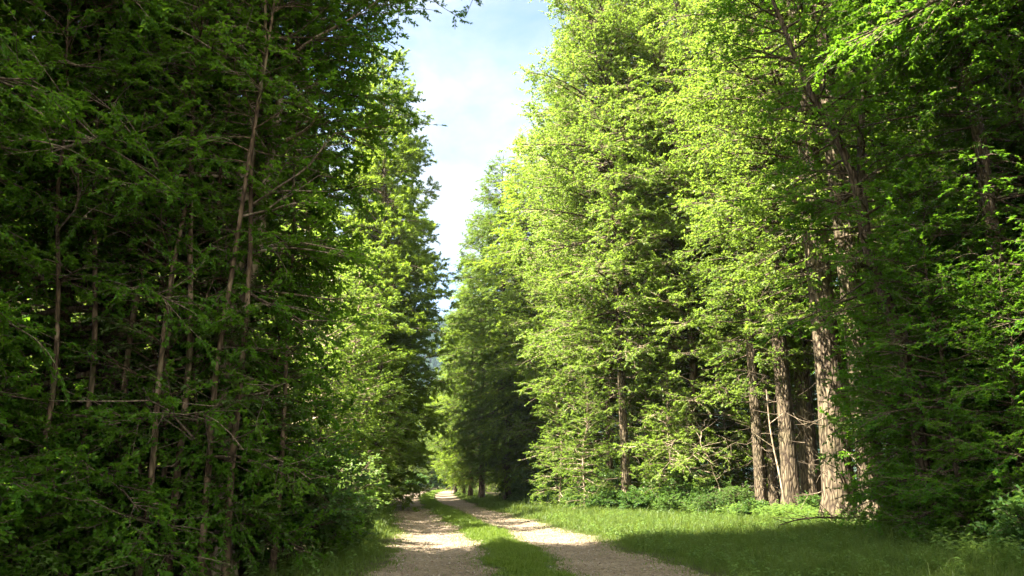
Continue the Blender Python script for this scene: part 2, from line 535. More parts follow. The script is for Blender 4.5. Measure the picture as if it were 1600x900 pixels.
def grow(seed, H=20, r0=0.2, zlo=0.8, rad=lambda t: 3 * (1 - t) ** .6, n1=70, el=(-5, 55), sag=-0.05, n2=4.5, n3=6.0,
         leaf=(0.075, 0.05), lstep=0.05, lang=50, flat=0.45, l2=0.42, l3=(0.16, 0.42), twist=18, lean=(0, 0), wander=0.25,
         stems=None, bark=None, leafm=None, dead=0, deadz=(1, 6), tuft=False, roll=0.0, limb_r=0.013, power=0.9, droop2=0.0, twig=None, base_s=0.15, bare=0.0, dense=(1.55, 1.2, 0.45)):
    """wood mesh (trunk and limbs) and crown mesh (twigs and leaves) of one tree"""
    r = np.random.default_rng(seed)
    n1, n2, lstep = int(n1 * dense[0]), n2 * dense[1], lstep * dense[2]
    wood, crown = Pack(), Pack()
    if stems is None:
        k = 9
        zz = np.linspace(0, 1, k)
        w = np.cumsum(r.normal(0, wander, (k, 2)), 0) * 0.5
        w -= w[0]
        stems = [(np.stack([lean[0] * zz + w[:, 0] * zz, lean[1] * zz + w[:, 1] * zz, zz * H], -1), r0, 1.0)]
    # stems
    K = 34
    s = np.linspace(0, 1, K)
    for pts, rr, share in stems:
        P = path_eval(pts, s)
        P[0, 2] -= 0.35 if pts[0][2] < .3 else 0
        taper = rr * ((1 - s) ** 0.8 * 0.96 + 0.04)
        zrel = P[:, 2]
        flare = 1 + (0.55 * np.exp(-np.maximum(zrel, 0) / 0.35) if pts[0][2] < 0.3 else 0)
        S = 18 if rr > 0.12 else 9
        v, q = tubes(P[None], (taper * flare)[None], S)
        ang = np.tile(np.arange(S), K) * 2 * np.pi / S
        zc = np.repeat(P[:, 2], S)
        ctr = np.repeat(P, S, 0)
        bumpy = 1 + 0.05 * np.sin(3 * ang + zc * 0.7) + 0.04 * np.sin(5 * ang - zc * 1.1 + 2) + r.normal(0, .018, len(ang))
        if rr > .12 and pts[0][2] < .3:
            bumpy = bumpy + 0.30 * np.exp(-np.maximum(zc, 0) / .3) * np.sin(5 * ang + seed) + .05 * np.exp(-np.maximum(zc - 1, 0) / 3) * np.sin(7 * ang + zc * .25)
        v = ctr + (v - ctr) * bumpy[:, None]
        wood.add((v, q), 0)
    # primary limbs
    o_, d_, L_, el_, rr_ = [], [], [], [], []
    for pts, rr, share in stems:
        m = int(n1 * share)
        P = path_eval(pts, np.linspace(0, 1, 60))
        zt = P[-1, 2]
        u = (np.arange(m) + r.uniform(0, 1, m)) / m
        z = max(zlo, P[0, 2] + .3) + (zt * 0.985 - max(zlo, P[0, 2] + .3)) * u ** power
        ox = np.interp(z, P[:, 2], P[:, 0])
        oy = np.interp(z, P[:, 2], P[:, 1])
        t = (z - zlo) / (H - zlo)
        a = np.arange(m) * 2.39996 + r.normal(0, .5, m)
        L = np.maximum(rad(t), 0.25) * r.uniform(.62, 1.15, m)
        e = np.radians(el[0] + (el[1] - el[0]) * np.clip(t, 0, 1) + r.normal(0, 9, m))
        o_.append(np.stack([ox, oy, z], -1))
        d_.append(a)
        L_.append(L)
        el_.append(e)
        rr_.append(np.interp(z, P[:, 2], rr * ((1 - np.linspace(0, 1, 60)) ** .8)))
    O, A, L, E = np.concatenate(o_), np.concatenate(d_), np.concatenate(L_), np.concatenate(el_)
    RR = np.concatenate(rr_)
    m = len(O)
    Dh = np.stack([np.cos(A), np.sin(A), np.zeros(m)], -1)
    Sd = np.stack([-np.sin(A), np.cos(A), np.zeros(m)], -1)
    ph = r.uniform(0, 6.28, (m, 2))

    def P1(i, s):
        s = np.asarray(s)
        w = np.sin(s * 4.2 + ph[i, 0]) - np.sin(ph[i, 0])
        w2 = np.sin(s * 3.4 + ph[i, 1]) - np.sin(ph[i, 1])
        l = L[i]
        return (O[i] + Dh[i] * (l * s * np.cos(E[i]))[:, None] + Sd[i] * (0.07 * l * w)[:, None]
                + np.array([0, 0, 1.0]) * (l * s * np.sin(E[i]) + sag * l * l * s * s * 0.6 + 0.045 * l * w2)[:, None])

    k = 8
    ii = np.repeat(np.arange(m), k)
    ss = np.tile(np.linspace(0, 1, k), m)
    PP = P1(ii, ss).reshape(m, k, 3)
    br = np.minimum(limb_r * L ** 1.1 + 0.006, RR * .7 + .004)
    wood.add(tubes(PP, br[:, None] * ((1 - np.linspace(0, 1, k)) * .85 + .15)[None], 5), 0)
    # bare dead limbs low on the trunk
    if dead:
        pts, rr, _ = stems[0]
        P = path_eval(pts, np.linspace(0, 1, 60))
        z = r.uniform(deadz[0], deadz[1], dead)
        a = r.uniform(0, 6.28, dead)
        l = r.uniform(.5, 2.2, dead)
        o = np.stack([np.interp(z, P[:, 2], P[:, 0]), np.interp(z, P[:, 2], P[:, 1]), z], -1)
        for j in range(dead):
            s5 = np.linspace(0, 1, 6)
            kink = np.cumsum(r.normal(0, .07, (6, 3)), 0) * l[j]
            kink -= kink[0]
            el_d = math.radians(r.uniform(-25, 25))
            dd = np.array([math.cos(a[j]) * math.cos(el_d), math.sin(a[j]) * math.cos(el_d), math.sin(el_d)])
            pp = o[j] + s5[:, None] * dd * l[j] + kink
            wood.add(tubes(pp[None], (np.linspace(.02, .006, 6))[None], 4), 1)
            for h in (2, 3, 4):
                d2 = unit(dd + r.normal(0, .6, 3))
                p2 = pp[h] + np.linspace(0, 1, 4)[:, None] * d2 * l[j] * .4 + np.linspace(0, 1, 4)[:, None] ** 2 * r.normal(0, .12, 3)
                wood.add(tubes(p2[None], np.linspace(.01, .004, 4)[None], 3), 1)
    # secondary twigs
    cnt = np.maximum(1, np.round(L * n2 * r.uniform(.7, 1.3, m))).astype(int)
    I = np.repeat(np.arange(m), cnt)
    M2 = len(I)
    s = base_s + (1 - base_s) * r.uniform(0, 1, M2) ** .8
    o2 = P1(I, s)
    tg = unit(P1(I, np.minimum(s + .03, 1.03)) - P1(I, s - .03))
    sg = np.where(r.uniform(size=M2) < .5, -1, 1) * np.radians(r.uniform(25, 70, M2))
    c, sn = np.cos(sg), np.sin(sg)
    d2 = np.stack([tg[:, 0] * c - tg[:, 1] * sn, tg[:, 0] * sn + tg[:, 1] * c, tg[:, 2] * .6 + r.normal(0, .22, M2)], -1)
    d2 = unit(d2)
    L2 = (l2 * L[I] * (1 - .68 * s) + .22) * r.uniform(.6, 1.25, M2)
    b2 = r.normal(0, .16, (M2, 3))
    b2[:, 2] += droop2

    def P2(i, s):
        return o2[i] + d2[i] * (L2[i] * s)[:, None] + b2[i] * (L2[i] * s * s)[:, None]

    k = 4
    PP = P2(np.repeat(np.arange(M2), k), np.tile(np.linspace(0, 1, k), M2)).reshape(M2, k, 3)
    crown.add(tubes(PP, (0.004 + .006 * np.minimum(L2, 1.5))[:, None] * np.array([1, .8, .6, .35])[None], 3), 1)
    # tertiary twiglets
    cnt = np.maximum(1, np.round(L2 * n3 * r.uniform(.7, 1.3, M2))).astype(int)
    J = np.repeat(np.arange(M2), cnt)
    M3 = len(J)
    s = .12 + .88 * r.uniform(0, 1, M3) ** (.6 if tuft else .85)
    o3 = P2(J, s)
    sg = np.where(r.uniform(size=M3) < .5, -1, 1) * np.radians(r.uniform(20, 65, M3))
    c, sn = np.cos(sg), np.sin(sg)
    t2 = unit(d2[J] + 2 * b2[J] * s[:, None])
    d3 = unit(np.stack([t2[:, 0] * c - t2[:, 1] * sn, t2[:, 0] * sn + t2[:, 1] * c, t2[:, 2] + r.normal(0, .25, M3)], -1))
    L3 = r.uniform(l3[0], l3[1], M3)
    P3a = o3
    k = 3
    tt = np.linspace(0, 1, k)
    PP = o3[:, None] + d3[:, None] * (L3[:, None] * tt)[:, :, None]
    PP[:, :, 2] -= (0.12 * L3[:, None] * tt ** 2)
    crown.add(tubes(PP, np.broadcast_to(np.array([.0035, .0028, .0016]), (M3, 3)), 3), 1)
    # leaves on twiglets and twig ends
    keep = np.where(r.uniform(size=M3) >= bare)[0]
    cnt = np.maximum(2, np.round(L3[keep] / lstep)).astype(int)
    Kx = np.repeat(keep, cnt)
    M4 = len(Kx)
    s = r.uniform(.08, 1.02, M4)
    B = o3[Kx] + d3[Kx] * (L3[Kx] * s)[:, None]
    B[:, 2] -= .12 * L3[Kx] * s ** 2
    D3 = d3[Kx]
    up = np.zeros((M4, 3))
    up[:, 2] = 1
    up = unit(up + r.normal(0, flat, (M4, 3)))
    if tuft:
        D = unit(D3 * .9 + r.normal(0, .55, (M4, 3)))
        up = unit(r.normal(0, 1, (M4, 3)) + np.array([0, 0, .7]))
    else:
        sg = np.where(np.arange(M4) % 2 == 0, -1, 1) * np.radians(lang + r.normal(0, twist, M4))
        side = unit(np.cross(up, D3))
        D = unit(D3 * np.cos(sg)[:, None] + side * np.sin(sg)[:, None] + r.normal(0, .12, (M4, 3)))
        D[:, 2] -= .12
        D = unit(D)
    Ls = leaf[0] * r.uniform(.5, 1.35, M4)
    Ws = leaf[1] * r.uniform(.7, 1.15, M4)
    crown.add(leaves(B, D, up, Ls, Ws, fold=r.uniform(.05, .3, (M4, 1))), 0)
    return wood.mesh('trunk', [bark or M_BARK_BROWN, M_TWIG]), crown.mesh('crown', [leafm or M_LEAF_DARK, twig or M_TWIG])


def tree(kind, name, cat, loc, rz=0.0, sc=1.0, label='', group=None):
    e = bpy.data.objects.new(name, None)
    COL.objects.link(e)
    e.empty_display_size = .3
    x, y = loc
    e.location = (x, y, float(ground_z(np.array(x), np.array(y))) * (1 if abs(x) < 25 and y < 150 else 0))
    e.rotation_euler = (0, 0, rz)
    e.scale = (sc, sc, sc) if not isinstance(sc, tuple) else sc
    w, c = kind
    link('trunk', w, e)
    link('crown', c, e)
    return tag(e, label, cat, group)


def dome(base, top, p=.6):
    return lambda t: base + (top - base) * np.clip(t, 0, 1)


def prof(pts):
    a = np.array(pts)
    return lambda t: np.interp(t, a[:, 0], a[:, 1])


# ---- kinds
BR = prof([(0, 2.6), (.25, 3.4), (.5, 3.3), (.75, 2.6), (.92, 1.4), (1, .5)])
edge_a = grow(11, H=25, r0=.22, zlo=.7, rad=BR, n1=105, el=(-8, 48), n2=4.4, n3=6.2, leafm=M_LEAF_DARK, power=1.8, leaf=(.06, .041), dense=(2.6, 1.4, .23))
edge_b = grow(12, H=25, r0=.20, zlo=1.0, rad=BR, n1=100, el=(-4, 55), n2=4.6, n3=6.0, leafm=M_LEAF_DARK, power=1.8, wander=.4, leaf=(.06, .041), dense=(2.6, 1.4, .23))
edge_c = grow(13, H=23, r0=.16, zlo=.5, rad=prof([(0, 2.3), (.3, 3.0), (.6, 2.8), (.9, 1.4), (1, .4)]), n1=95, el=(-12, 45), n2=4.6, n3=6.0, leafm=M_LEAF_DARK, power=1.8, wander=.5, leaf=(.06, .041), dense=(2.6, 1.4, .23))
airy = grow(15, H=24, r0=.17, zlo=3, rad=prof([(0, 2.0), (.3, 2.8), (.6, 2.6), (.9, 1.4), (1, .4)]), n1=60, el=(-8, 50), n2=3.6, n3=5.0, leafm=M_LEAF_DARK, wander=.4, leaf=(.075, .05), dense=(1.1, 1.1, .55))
shade_canopy = grow(16, H=28, r0=.2, zlo=10.5, rad=prof([(0, 3.8), (.3, 5.2), (.6, 4.6), (.9, 2.2), (1, .5)]), n1=105, el=(-8, 40), n2=4.2, n3=5.6, leafm=M_LEAF_DARK, leaf=(.08, .055), dense=(1.8, 1.2, .4))  # crown mostly above the frame, added to shade the near right trees
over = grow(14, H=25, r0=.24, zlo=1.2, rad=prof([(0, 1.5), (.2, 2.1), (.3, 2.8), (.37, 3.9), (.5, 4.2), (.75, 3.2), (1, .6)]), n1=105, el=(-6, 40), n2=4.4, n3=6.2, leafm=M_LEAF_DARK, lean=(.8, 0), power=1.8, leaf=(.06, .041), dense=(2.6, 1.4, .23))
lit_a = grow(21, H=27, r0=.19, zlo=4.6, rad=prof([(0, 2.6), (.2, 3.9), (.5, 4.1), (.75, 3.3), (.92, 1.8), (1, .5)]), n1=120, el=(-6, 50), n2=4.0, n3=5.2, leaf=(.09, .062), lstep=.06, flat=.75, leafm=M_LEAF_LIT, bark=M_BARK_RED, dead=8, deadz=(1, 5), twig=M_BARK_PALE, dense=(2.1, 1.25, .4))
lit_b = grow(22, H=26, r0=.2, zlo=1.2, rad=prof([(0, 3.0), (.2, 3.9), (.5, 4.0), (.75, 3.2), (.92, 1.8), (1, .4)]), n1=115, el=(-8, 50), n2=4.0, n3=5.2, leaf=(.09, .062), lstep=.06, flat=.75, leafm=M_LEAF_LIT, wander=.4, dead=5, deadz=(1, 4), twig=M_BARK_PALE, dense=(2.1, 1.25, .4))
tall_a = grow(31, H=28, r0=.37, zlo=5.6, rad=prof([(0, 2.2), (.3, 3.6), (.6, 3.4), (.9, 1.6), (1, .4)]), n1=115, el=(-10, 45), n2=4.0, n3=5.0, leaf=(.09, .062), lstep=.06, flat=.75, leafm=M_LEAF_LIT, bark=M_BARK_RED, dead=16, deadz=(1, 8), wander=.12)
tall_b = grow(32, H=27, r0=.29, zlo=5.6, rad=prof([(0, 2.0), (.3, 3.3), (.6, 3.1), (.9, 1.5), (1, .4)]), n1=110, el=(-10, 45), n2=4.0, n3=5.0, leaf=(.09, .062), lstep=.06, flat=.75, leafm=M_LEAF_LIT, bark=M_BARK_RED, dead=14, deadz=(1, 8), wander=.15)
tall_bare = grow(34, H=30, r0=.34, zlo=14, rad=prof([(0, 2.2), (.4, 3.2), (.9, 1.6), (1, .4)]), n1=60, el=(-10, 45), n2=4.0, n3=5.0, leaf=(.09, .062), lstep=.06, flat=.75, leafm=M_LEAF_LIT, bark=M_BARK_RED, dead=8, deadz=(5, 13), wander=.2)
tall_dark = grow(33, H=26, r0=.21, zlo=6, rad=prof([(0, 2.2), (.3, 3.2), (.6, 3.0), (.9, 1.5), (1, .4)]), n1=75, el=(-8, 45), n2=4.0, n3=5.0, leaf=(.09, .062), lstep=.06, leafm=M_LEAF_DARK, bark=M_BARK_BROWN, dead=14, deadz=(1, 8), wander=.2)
FIRP = prof([(0, 1.7), (.12, 2.7), (.25, 3.3), (.45, 3.1), (.75, 2.3), (.93, 1.1), (1, .15)])
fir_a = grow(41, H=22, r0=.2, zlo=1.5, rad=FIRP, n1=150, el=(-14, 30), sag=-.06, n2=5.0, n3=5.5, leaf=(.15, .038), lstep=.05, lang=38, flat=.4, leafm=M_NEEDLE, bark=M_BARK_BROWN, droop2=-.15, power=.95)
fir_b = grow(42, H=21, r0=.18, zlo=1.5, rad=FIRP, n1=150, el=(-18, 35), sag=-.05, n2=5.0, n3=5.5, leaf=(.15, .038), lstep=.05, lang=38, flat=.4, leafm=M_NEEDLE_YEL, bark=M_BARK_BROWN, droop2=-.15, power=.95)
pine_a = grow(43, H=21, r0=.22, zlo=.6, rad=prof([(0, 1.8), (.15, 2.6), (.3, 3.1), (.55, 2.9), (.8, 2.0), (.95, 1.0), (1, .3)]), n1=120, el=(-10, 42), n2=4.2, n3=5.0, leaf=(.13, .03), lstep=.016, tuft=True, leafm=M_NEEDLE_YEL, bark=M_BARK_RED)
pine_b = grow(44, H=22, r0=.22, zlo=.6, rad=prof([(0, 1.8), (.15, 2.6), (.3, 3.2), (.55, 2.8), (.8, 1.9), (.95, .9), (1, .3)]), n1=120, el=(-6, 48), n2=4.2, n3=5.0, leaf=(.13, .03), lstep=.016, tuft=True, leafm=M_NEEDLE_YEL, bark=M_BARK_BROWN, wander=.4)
young_dark = grow(55, H=9, r0=.07, zlo=.25, rad=prof([(0, 1.9), (.35, 2.2), (.7, 1.5), (1, .3)]), n1=60, el=(-8, 40), n2=4.4, n3=5.8, leaf=(.075, .05), leafm=M_LEAF_DARK, bark=M_BARK_BROWN, wander=.25, dense=(1.8, 1.3, .35))
sap_a = grow(51, H=8, r0=.05, zlo=1.6, rad=prof([(0, .9), (.4, 1.4), (.8, .9), (1, .3)]), n1=34, el=(5, 50), n2=3.6, n3=5, leafm=M_LEAF_DARK, bark=M_BARK_STEM, wander=.35, limb_r=.009)
sap_b = grow(52, H=6, r0=.04, zlo=.5, rad=prof([(0, .9), (.4, 1.3), (.8, .8), (1, .3)]), n1=30, el=(0, 45), n2=3.8, n3=5, leafm=M_SHRUB, bark=M_BARK_STEM, wander=.3, limb_r=.009)
pole = grow(53, H=11, r0=.045, zlo=5.2, rad=prof([(0, .8), (.5, 1.4), (1, .4)]), n1=22, el=(5, 50), n2=3.4, n3=5, leafm=M_LEAF_DARK, bark=M_BARK_STEM, wander=.4, limb_r=.006, dead=2, deadz=(1.2, 5))
young = grow(54, H=9, r0=.07, zlo=.3, rad=prof([(0, 1.8), (.35, 2.1), (.7, 1.4), (1, .3)]), n1=60, el=(-5, 45), n2=4.2, n3=5.5, leaf=(.08, .055), leafm=M_LEAF_LIT, bark=M_BARK_PALE, wander=.25)


def shrub_kind(seed, H, R, leafm, leaf=(.085, .055), ns=9, n1=60):
    r = np.random.default_rng(seed)
    st = []
    for i in range(ns):
        a = i * 2.4 + r.normal(0, .3)
        rr = R * .55 * math.sqrt((i + .5) / ns)
        h = H * r.uniform(.65, 1.0) * (1 - .3 * rr / R)
        c, s = math.cos(a), math.sin(a)
        st.append((np.array([(c * rr * .25, s * rr * .25, 0), (c * rr * .6, s * rr * .6, h * .4), (c * rr + r.normal(0, .06), s * rr + r.normal(0, .06), h * .75), (c * rr * 1.35, s * rr * 1.35, h)]), .016, 1.0 / ns))
    return grow(seed, H=H, zlo=.08, rad=prof([(0, R * .55), (.5, R * .5), (1, R * .2)]), n1=n1, el=(0, 40), n2=6, n3=6.5, leaf=leaf, lstep=.045, l3=(.12, .3), stems=st, leafm=leafm, bark=M_BARK_BROWN, limb_r=.008, base_s=.1)


bush_a = shrub_kind(61, 1.7, 1.15, M_SHRUB, n1=90)
bush_b = shrub_kind(62, 1.4, 1.0, M_LEAF_DARK, n1=80)
bush_c = shrub_kind(63, 1.1, .9, M_SHRUB, leaf=(.11, .075), n1=70)

bush_pale = shrub_kind(64, 1.7, 1.1, M_WEED, n1=85)

# ---- special trees
# forked tree behind the left wall: base at column 345, one fork leaning right
fy = 12.0
def stem_px(pts, y0, base):
    out = []
    for px, py in pts:
        z = px_z(py, y0)
        out.append((px_x(px, y0, z) - base[0], 0.0, max(z, 0)))
    return np.array(out)
fb = (px_x(340, fy), fy)
st1 = stem_px([(338, 835), (350, 600), (362, 480), (385, 250), (398, 120), (412, 20), (425, -350), (430, -900)], fy, fb)
st2 = stem_px([(360, 500), (395, 420), (425, 230), (445, 100), (470, -100), (500, -500)], fy, fb)
st1[0, 2] = 0
fork = grow(71, H=24, r0=.2, zlo=1.5, rad=prof([(0, 1.6), (.3, 2.4), (.6, 2.8), (1, .5)]), n1=75, el=(-5, 50), n2=4.2, n3=5.6, stems=[(st1, .2, .6), (st2, .11, .4)], bark=M_BARK_PALE, leafm=M_LEAF_DARK)
# leaning tree of the right dark wall, its stem crossing towards the track
ly = 17.0
lb = (px_x(1455, ly), ly)
st3 = stem_px([(1455, 855), (1430, 650), (1395, 500), (1358, 400), (1335, 285), (1300, 205), (1265, 145), (1228, 55), (1195, -40), (1170, -200)], ly, lb)
st3[0, 2] = 0
st4 = stem_px([(1358, 400), (1345, 250), (1352, 120), (1360, -40), (1365, -300)], ly, lb)
leaning = grow(72, H=17, r0=.16, zlo=1.0, rad=prof([(0, 2.2), (.3, 2.3), (.6, 2.1), (1, .8)]), n1=95, el=(-15, 30), n2=4.2, n3=5.6, stems=[(st3, .15, .6), (st4, .1, .4)], bark=M_BARK_BROWN, leafm=M_LEAF_DARK, wander=.2)

B, C = 'broadleaf_tree', 'conifer_tree'
g = 'shaded broadleaf trees along the near left of the track'
tree(over, B, 'tree', (-4.6, 13.0), .2, (.95, .95, 1.12), 'dark broadleaf tree with its leafy top reaching over the left wheel track against the sky', g)
tree(fork, B, 'tree', fb, 0, 1.0, 'tall tree with a pale trunk forking into two slender leaning stems in the shaded wood', g)
near_left = [(edge_a, -6.0, 12.0, 0.4, 1.0), (edge_b, -8.0, 11.4, 1.7, .98), (edge_c, -7.8, 8.4, 3.0, 1.0),
             (airy, -10.6, 11.6, 5.1, .9), (airy, -11.5, 8.6, 2.1, .95), (airy, -14.5, 9.5, 1.1, .9), (airy, -12.5, 5.2, 4.1, 1.0)]
nl_lab = 'dense dark green broadleaf tree in the shaded wall of foliage left of the track'
for k, x, y, rz, s in near_left:
    tree(k, B, 'tree', (x, y), rz, (s, s, 1.25 * s), nl_lab, g)
for k, x, y, rz, s in [(edge_b, -8.2, 4.2, 2.8, (1, 1, 1.25)), (edge_a, -8.0, -.5, 1.1, (1, 1, 1.25))]:
    tree(k, B, 'tree', (x, y), rz, s, nl_lab, g)

# deeper trunks of the left wood
g2 = 'tall trunks deep in the left wood'
for px, Y, k, rz, s in [(38, 12.0, airy, .5, .9), (108, 12.6, airy, 2, .85), (158, 12.2, airy, 3.3, .8), (262, 37, tall_dark, 4.4, .9), (205, 34, tall_dark, 1.2, .9),
                        (80, 33, tall_dark, 5.0, .9), (300, 42, tall_dark, .1, .95), (380, 39, tall_dark, 3.9, .95), (10, 32, tall_dark, 1.9, .9), (150, 36, tall_dark, 4.1, 1), (250, 44, tall_dark, 2.2, 1), (340, 47, tall_dark, 2.9, 1), (420, 45, tall_dark, .9, 1), (120, 42, tall_dark, .9, 1), (200, 46, tall_dark, 3.9, 1)]:
    tree(k, B, 'tree', (px_x(px, Y), Y), rz, s, 'tall straight trunk standing deep in the dark left wood among leaves', g2)

# thin pale stems of the left wood
g3 = 'thin pale saplings in the left wood'
for px, Y, k, rz, s in [(215, 12.2, pole, .3, 1.0), (240, 11.2, sap_a, 1.2, .9), (256, 12.6, pole, 2.5, 1.1), (306, 11.8, pole, 4.0, 1.05), (200, 11.4, sap_a, 5.5, .85), (38, 10.3, pole, 3.5, .9), (214, 10.6, pole, 1.0, 1.0), (258, 10.9, pole, 2.2, 1.1), (160, 11.2, pole, .6, 1.1), (312, 10.9, pole, 5.2, 1.05), (352, 11.2, pole, 4.2, 1.1), (100, 10.8, pole, 2.8, 1.0), (285, 11.3, sap_b, .8, .9), (390, 12.4, sap_b, 4.9, .9), (425, 12.2, pole, 1.4, .95), (60, 11.6, sap_a, .9, .9)]:
    tree(k, 'sapling', 'sapling', (px_x(px, Y), Y), rz, s, 'slender sapling with a thin pale stem in the shaded wood left of the track', g3)

# gap on the left through which the sun comes: only low growth
g4 = 'young growth in the sunlit gap left of the track'
for x, y, k, rz, s in [(-6.3, 22.4, young, 0, 1.05), (-6.1, 25.4, young, 1.3, 1.0), (-6.6, 28.4, young, 2.9, 1.1), (-6.4, 30.8, young, .7, 1.15), (-6.9, 33.6, young, 3.7, 1.15), (-7.2, 36, young, 4.7, 1.1), (-8.6, 19.4, young, 3.4, .6), (-9.5, 24, young, 5, 1.0), (-13, 20, young, .4, 1.2), (-14, 26, young, 2.2, 1.4), (-10.5, 29, young, 4.2, 1.2), (-18, 22, young, 1.2, 1.6), (-19, 28, young, 3.2, 1.7), (-7.5, 33, young, 2.2, 1.0), (-14, 32, young, 5.2, 1.5), (-24, 26, young, 0.2, 1.8)]:
    tree(k, 'young_tree', 'young tree', (x, y), rz, s, 'bright leafy young tree in the sunny gap behind the shaded trees left of the track', g4)

# conifers farther along the left side
g5 = 'conifers lining the far left of the track'
far_left = [(pine_a, -6.4, 39.5, .3, 1.15, 'bushy yellow-green conifer with sunlit tufts, nearest beyond the dark trees left of the track'),
            (pine_b, -7.2, 44, 1.9, 1.1, 'tall conifer left of the track with a dark branch poking out into the sky gap'),
            (fir_a, -8.9, 49, 3.1, 1.0, None), (pine_b, -9.9, 55, 5.2, .92, None), (fir_a, -11.2, 61, .9, .9, None), (pine_b, -12.4, 71, 2.4, .85, None), (fir_a, -14.4, 82, 4.2, .8, None),
            (pine_a, -11.5, 40.5, 2.2, 1.0, None), (pine_a, -16.5, 39, 4.4, 1.0, None), (pine_b, -13, 45, 3.3, 1.0, None), (fir_a, -14, 49, .2, 1.0, None), (pine_a, -21, 41, 5.8, 1.0, None), (fir_a, -24, 40, 1.0, 1.05, None), (fir_b, -17, 45, 2.0, 1.0, None)]
ORD = ['second', 'third', 'fourth', 'fifth', 'sixth', 'seventh', 'eighth', 'ninth']
q_ = 0
for k, x, y, rz, s, lab in far_left:
    if lab is None and x > -15 and abs(x - road_x(y)) < 6.2:
        q_ += 1
        lab = ORD[q_] + ' nearest of the dark conifers lining the left edge of the track'
    tree(k, C, 'conifer', (x, y), rz, s, lab or 'conifer standing back behind the front row of conifers left of the track', g5)

# right side: sunlit trees
g6 = 'sunlit broadleaf trees right of the track'
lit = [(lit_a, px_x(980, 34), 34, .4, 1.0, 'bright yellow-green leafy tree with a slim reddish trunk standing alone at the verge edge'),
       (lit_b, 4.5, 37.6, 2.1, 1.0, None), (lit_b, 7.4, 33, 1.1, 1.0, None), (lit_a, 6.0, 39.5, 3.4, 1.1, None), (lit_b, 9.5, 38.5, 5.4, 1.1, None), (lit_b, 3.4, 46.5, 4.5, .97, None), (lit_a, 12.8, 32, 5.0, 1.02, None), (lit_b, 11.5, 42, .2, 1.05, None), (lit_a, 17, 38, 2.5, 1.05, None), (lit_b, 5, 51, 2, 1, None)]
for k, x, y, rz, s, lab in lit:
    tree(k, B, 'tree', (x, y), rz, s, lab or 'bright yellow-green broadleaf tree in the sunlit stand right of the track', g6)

for x, y, rz, s in [(3.0, 34.2, .4, .62), (6.3, 32.2, 1.9, .66), (7.0, 31.6, 3.1, .5), (2.2, 38.0, 4.4, .7), (5.6, 34.8, 5.5, .8), (10.2, 36, .9, .9)]:
    tree(young, 'young_tree', 'young tree', (x, y), rz, s, 'low leafy young tree at the sunny wood edge beside the slim trunk', 'young trees at the sunny wood edge')

g7 = 'big trunks at the sunlit corner right of the track'
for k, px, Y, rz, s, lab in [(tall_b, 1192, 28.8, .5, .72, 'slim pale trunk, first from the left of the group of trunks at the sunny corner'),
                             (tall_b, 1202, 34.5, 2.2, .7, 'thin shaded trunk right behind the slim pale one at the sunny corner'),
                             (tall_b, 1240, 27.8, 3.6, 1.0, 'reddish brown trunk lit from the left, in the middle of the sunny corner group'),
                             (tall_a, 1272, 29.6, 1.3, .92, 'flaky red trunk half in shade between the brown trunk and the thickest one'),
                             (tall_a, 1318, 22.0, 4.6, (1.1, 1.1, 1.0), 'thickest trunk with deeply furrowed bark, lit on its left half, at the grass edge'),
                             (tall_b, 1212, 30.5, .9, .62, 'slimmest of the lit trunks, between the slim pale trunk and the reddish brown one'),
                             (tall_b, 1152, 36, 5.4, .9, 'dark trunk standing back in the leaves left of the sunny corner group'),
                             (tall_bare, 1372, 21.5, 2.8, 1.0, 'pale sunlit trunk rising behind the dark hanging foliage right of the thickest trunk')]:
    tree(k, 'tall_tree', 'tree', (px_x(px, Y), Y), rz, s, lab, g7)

# right side: dark near trees
g8 = 'shaded broadleaf trees at the near right'
tree(leaning, B, 'tree', lb, 0, 1.0, 'dark tree whose forked stem leans left across the sunlit leaves', g8)
for k, x, y, rz, s in [(shade_canopy, 9.5, 12.3, 1, 1), (shade_canopy, 11.8, 15.2, 2.5, 1), (shade_canopy, 15.5, 17.5, 4, 1), (edge_a, 11.5, 6.5, 1, 1), (edge_b, 9.5, 0, 2, 1), (edge_a, 8.5, -6, 3, 1), (edge_c, 10.6, 15.3, .7, .9), (edge_a, 12.4, 19.0, 2.0, .95), (edge_b, 14.2, 16.5, 3.5, .95), (edge_c, 12.0, 11.2, 5.0, .9), (tall_dark, 9.8, 15.6, 2.0, .85), (edge_a, 16.5, 21.5, 1.2, 1.0), (edge_b, 13.0, 23.0, 4.4, .95)]:  # overhead crowns and trees beside and behind the camera added to block light
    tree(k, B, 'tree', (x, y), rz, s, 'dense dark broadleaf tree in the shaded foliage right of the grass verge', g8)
g9 = 'trunks deep in the right wood'
for x, y, rz, s in [(15.5, 27, .3, .95), (18, 30, 1.6, 1), (21, 27, 2.8, 1), (17, 34, 4.1, 1), (22, 35, 5, 1), (25, 31, .8, 1), (20, 42, 2.1, 1), (27, 40, 3.2, 1), (14, 46, 1, 1), (24, 47, 4, 1), (9.5, 48, 3, 1), (10, 55, 5, 1), (6, 58, 2, 1)]:
    tree(tall_dark, B, 'tree', (x, y), rz, s, 'slender brown trunk standing deep in the wood right of the track', g9)

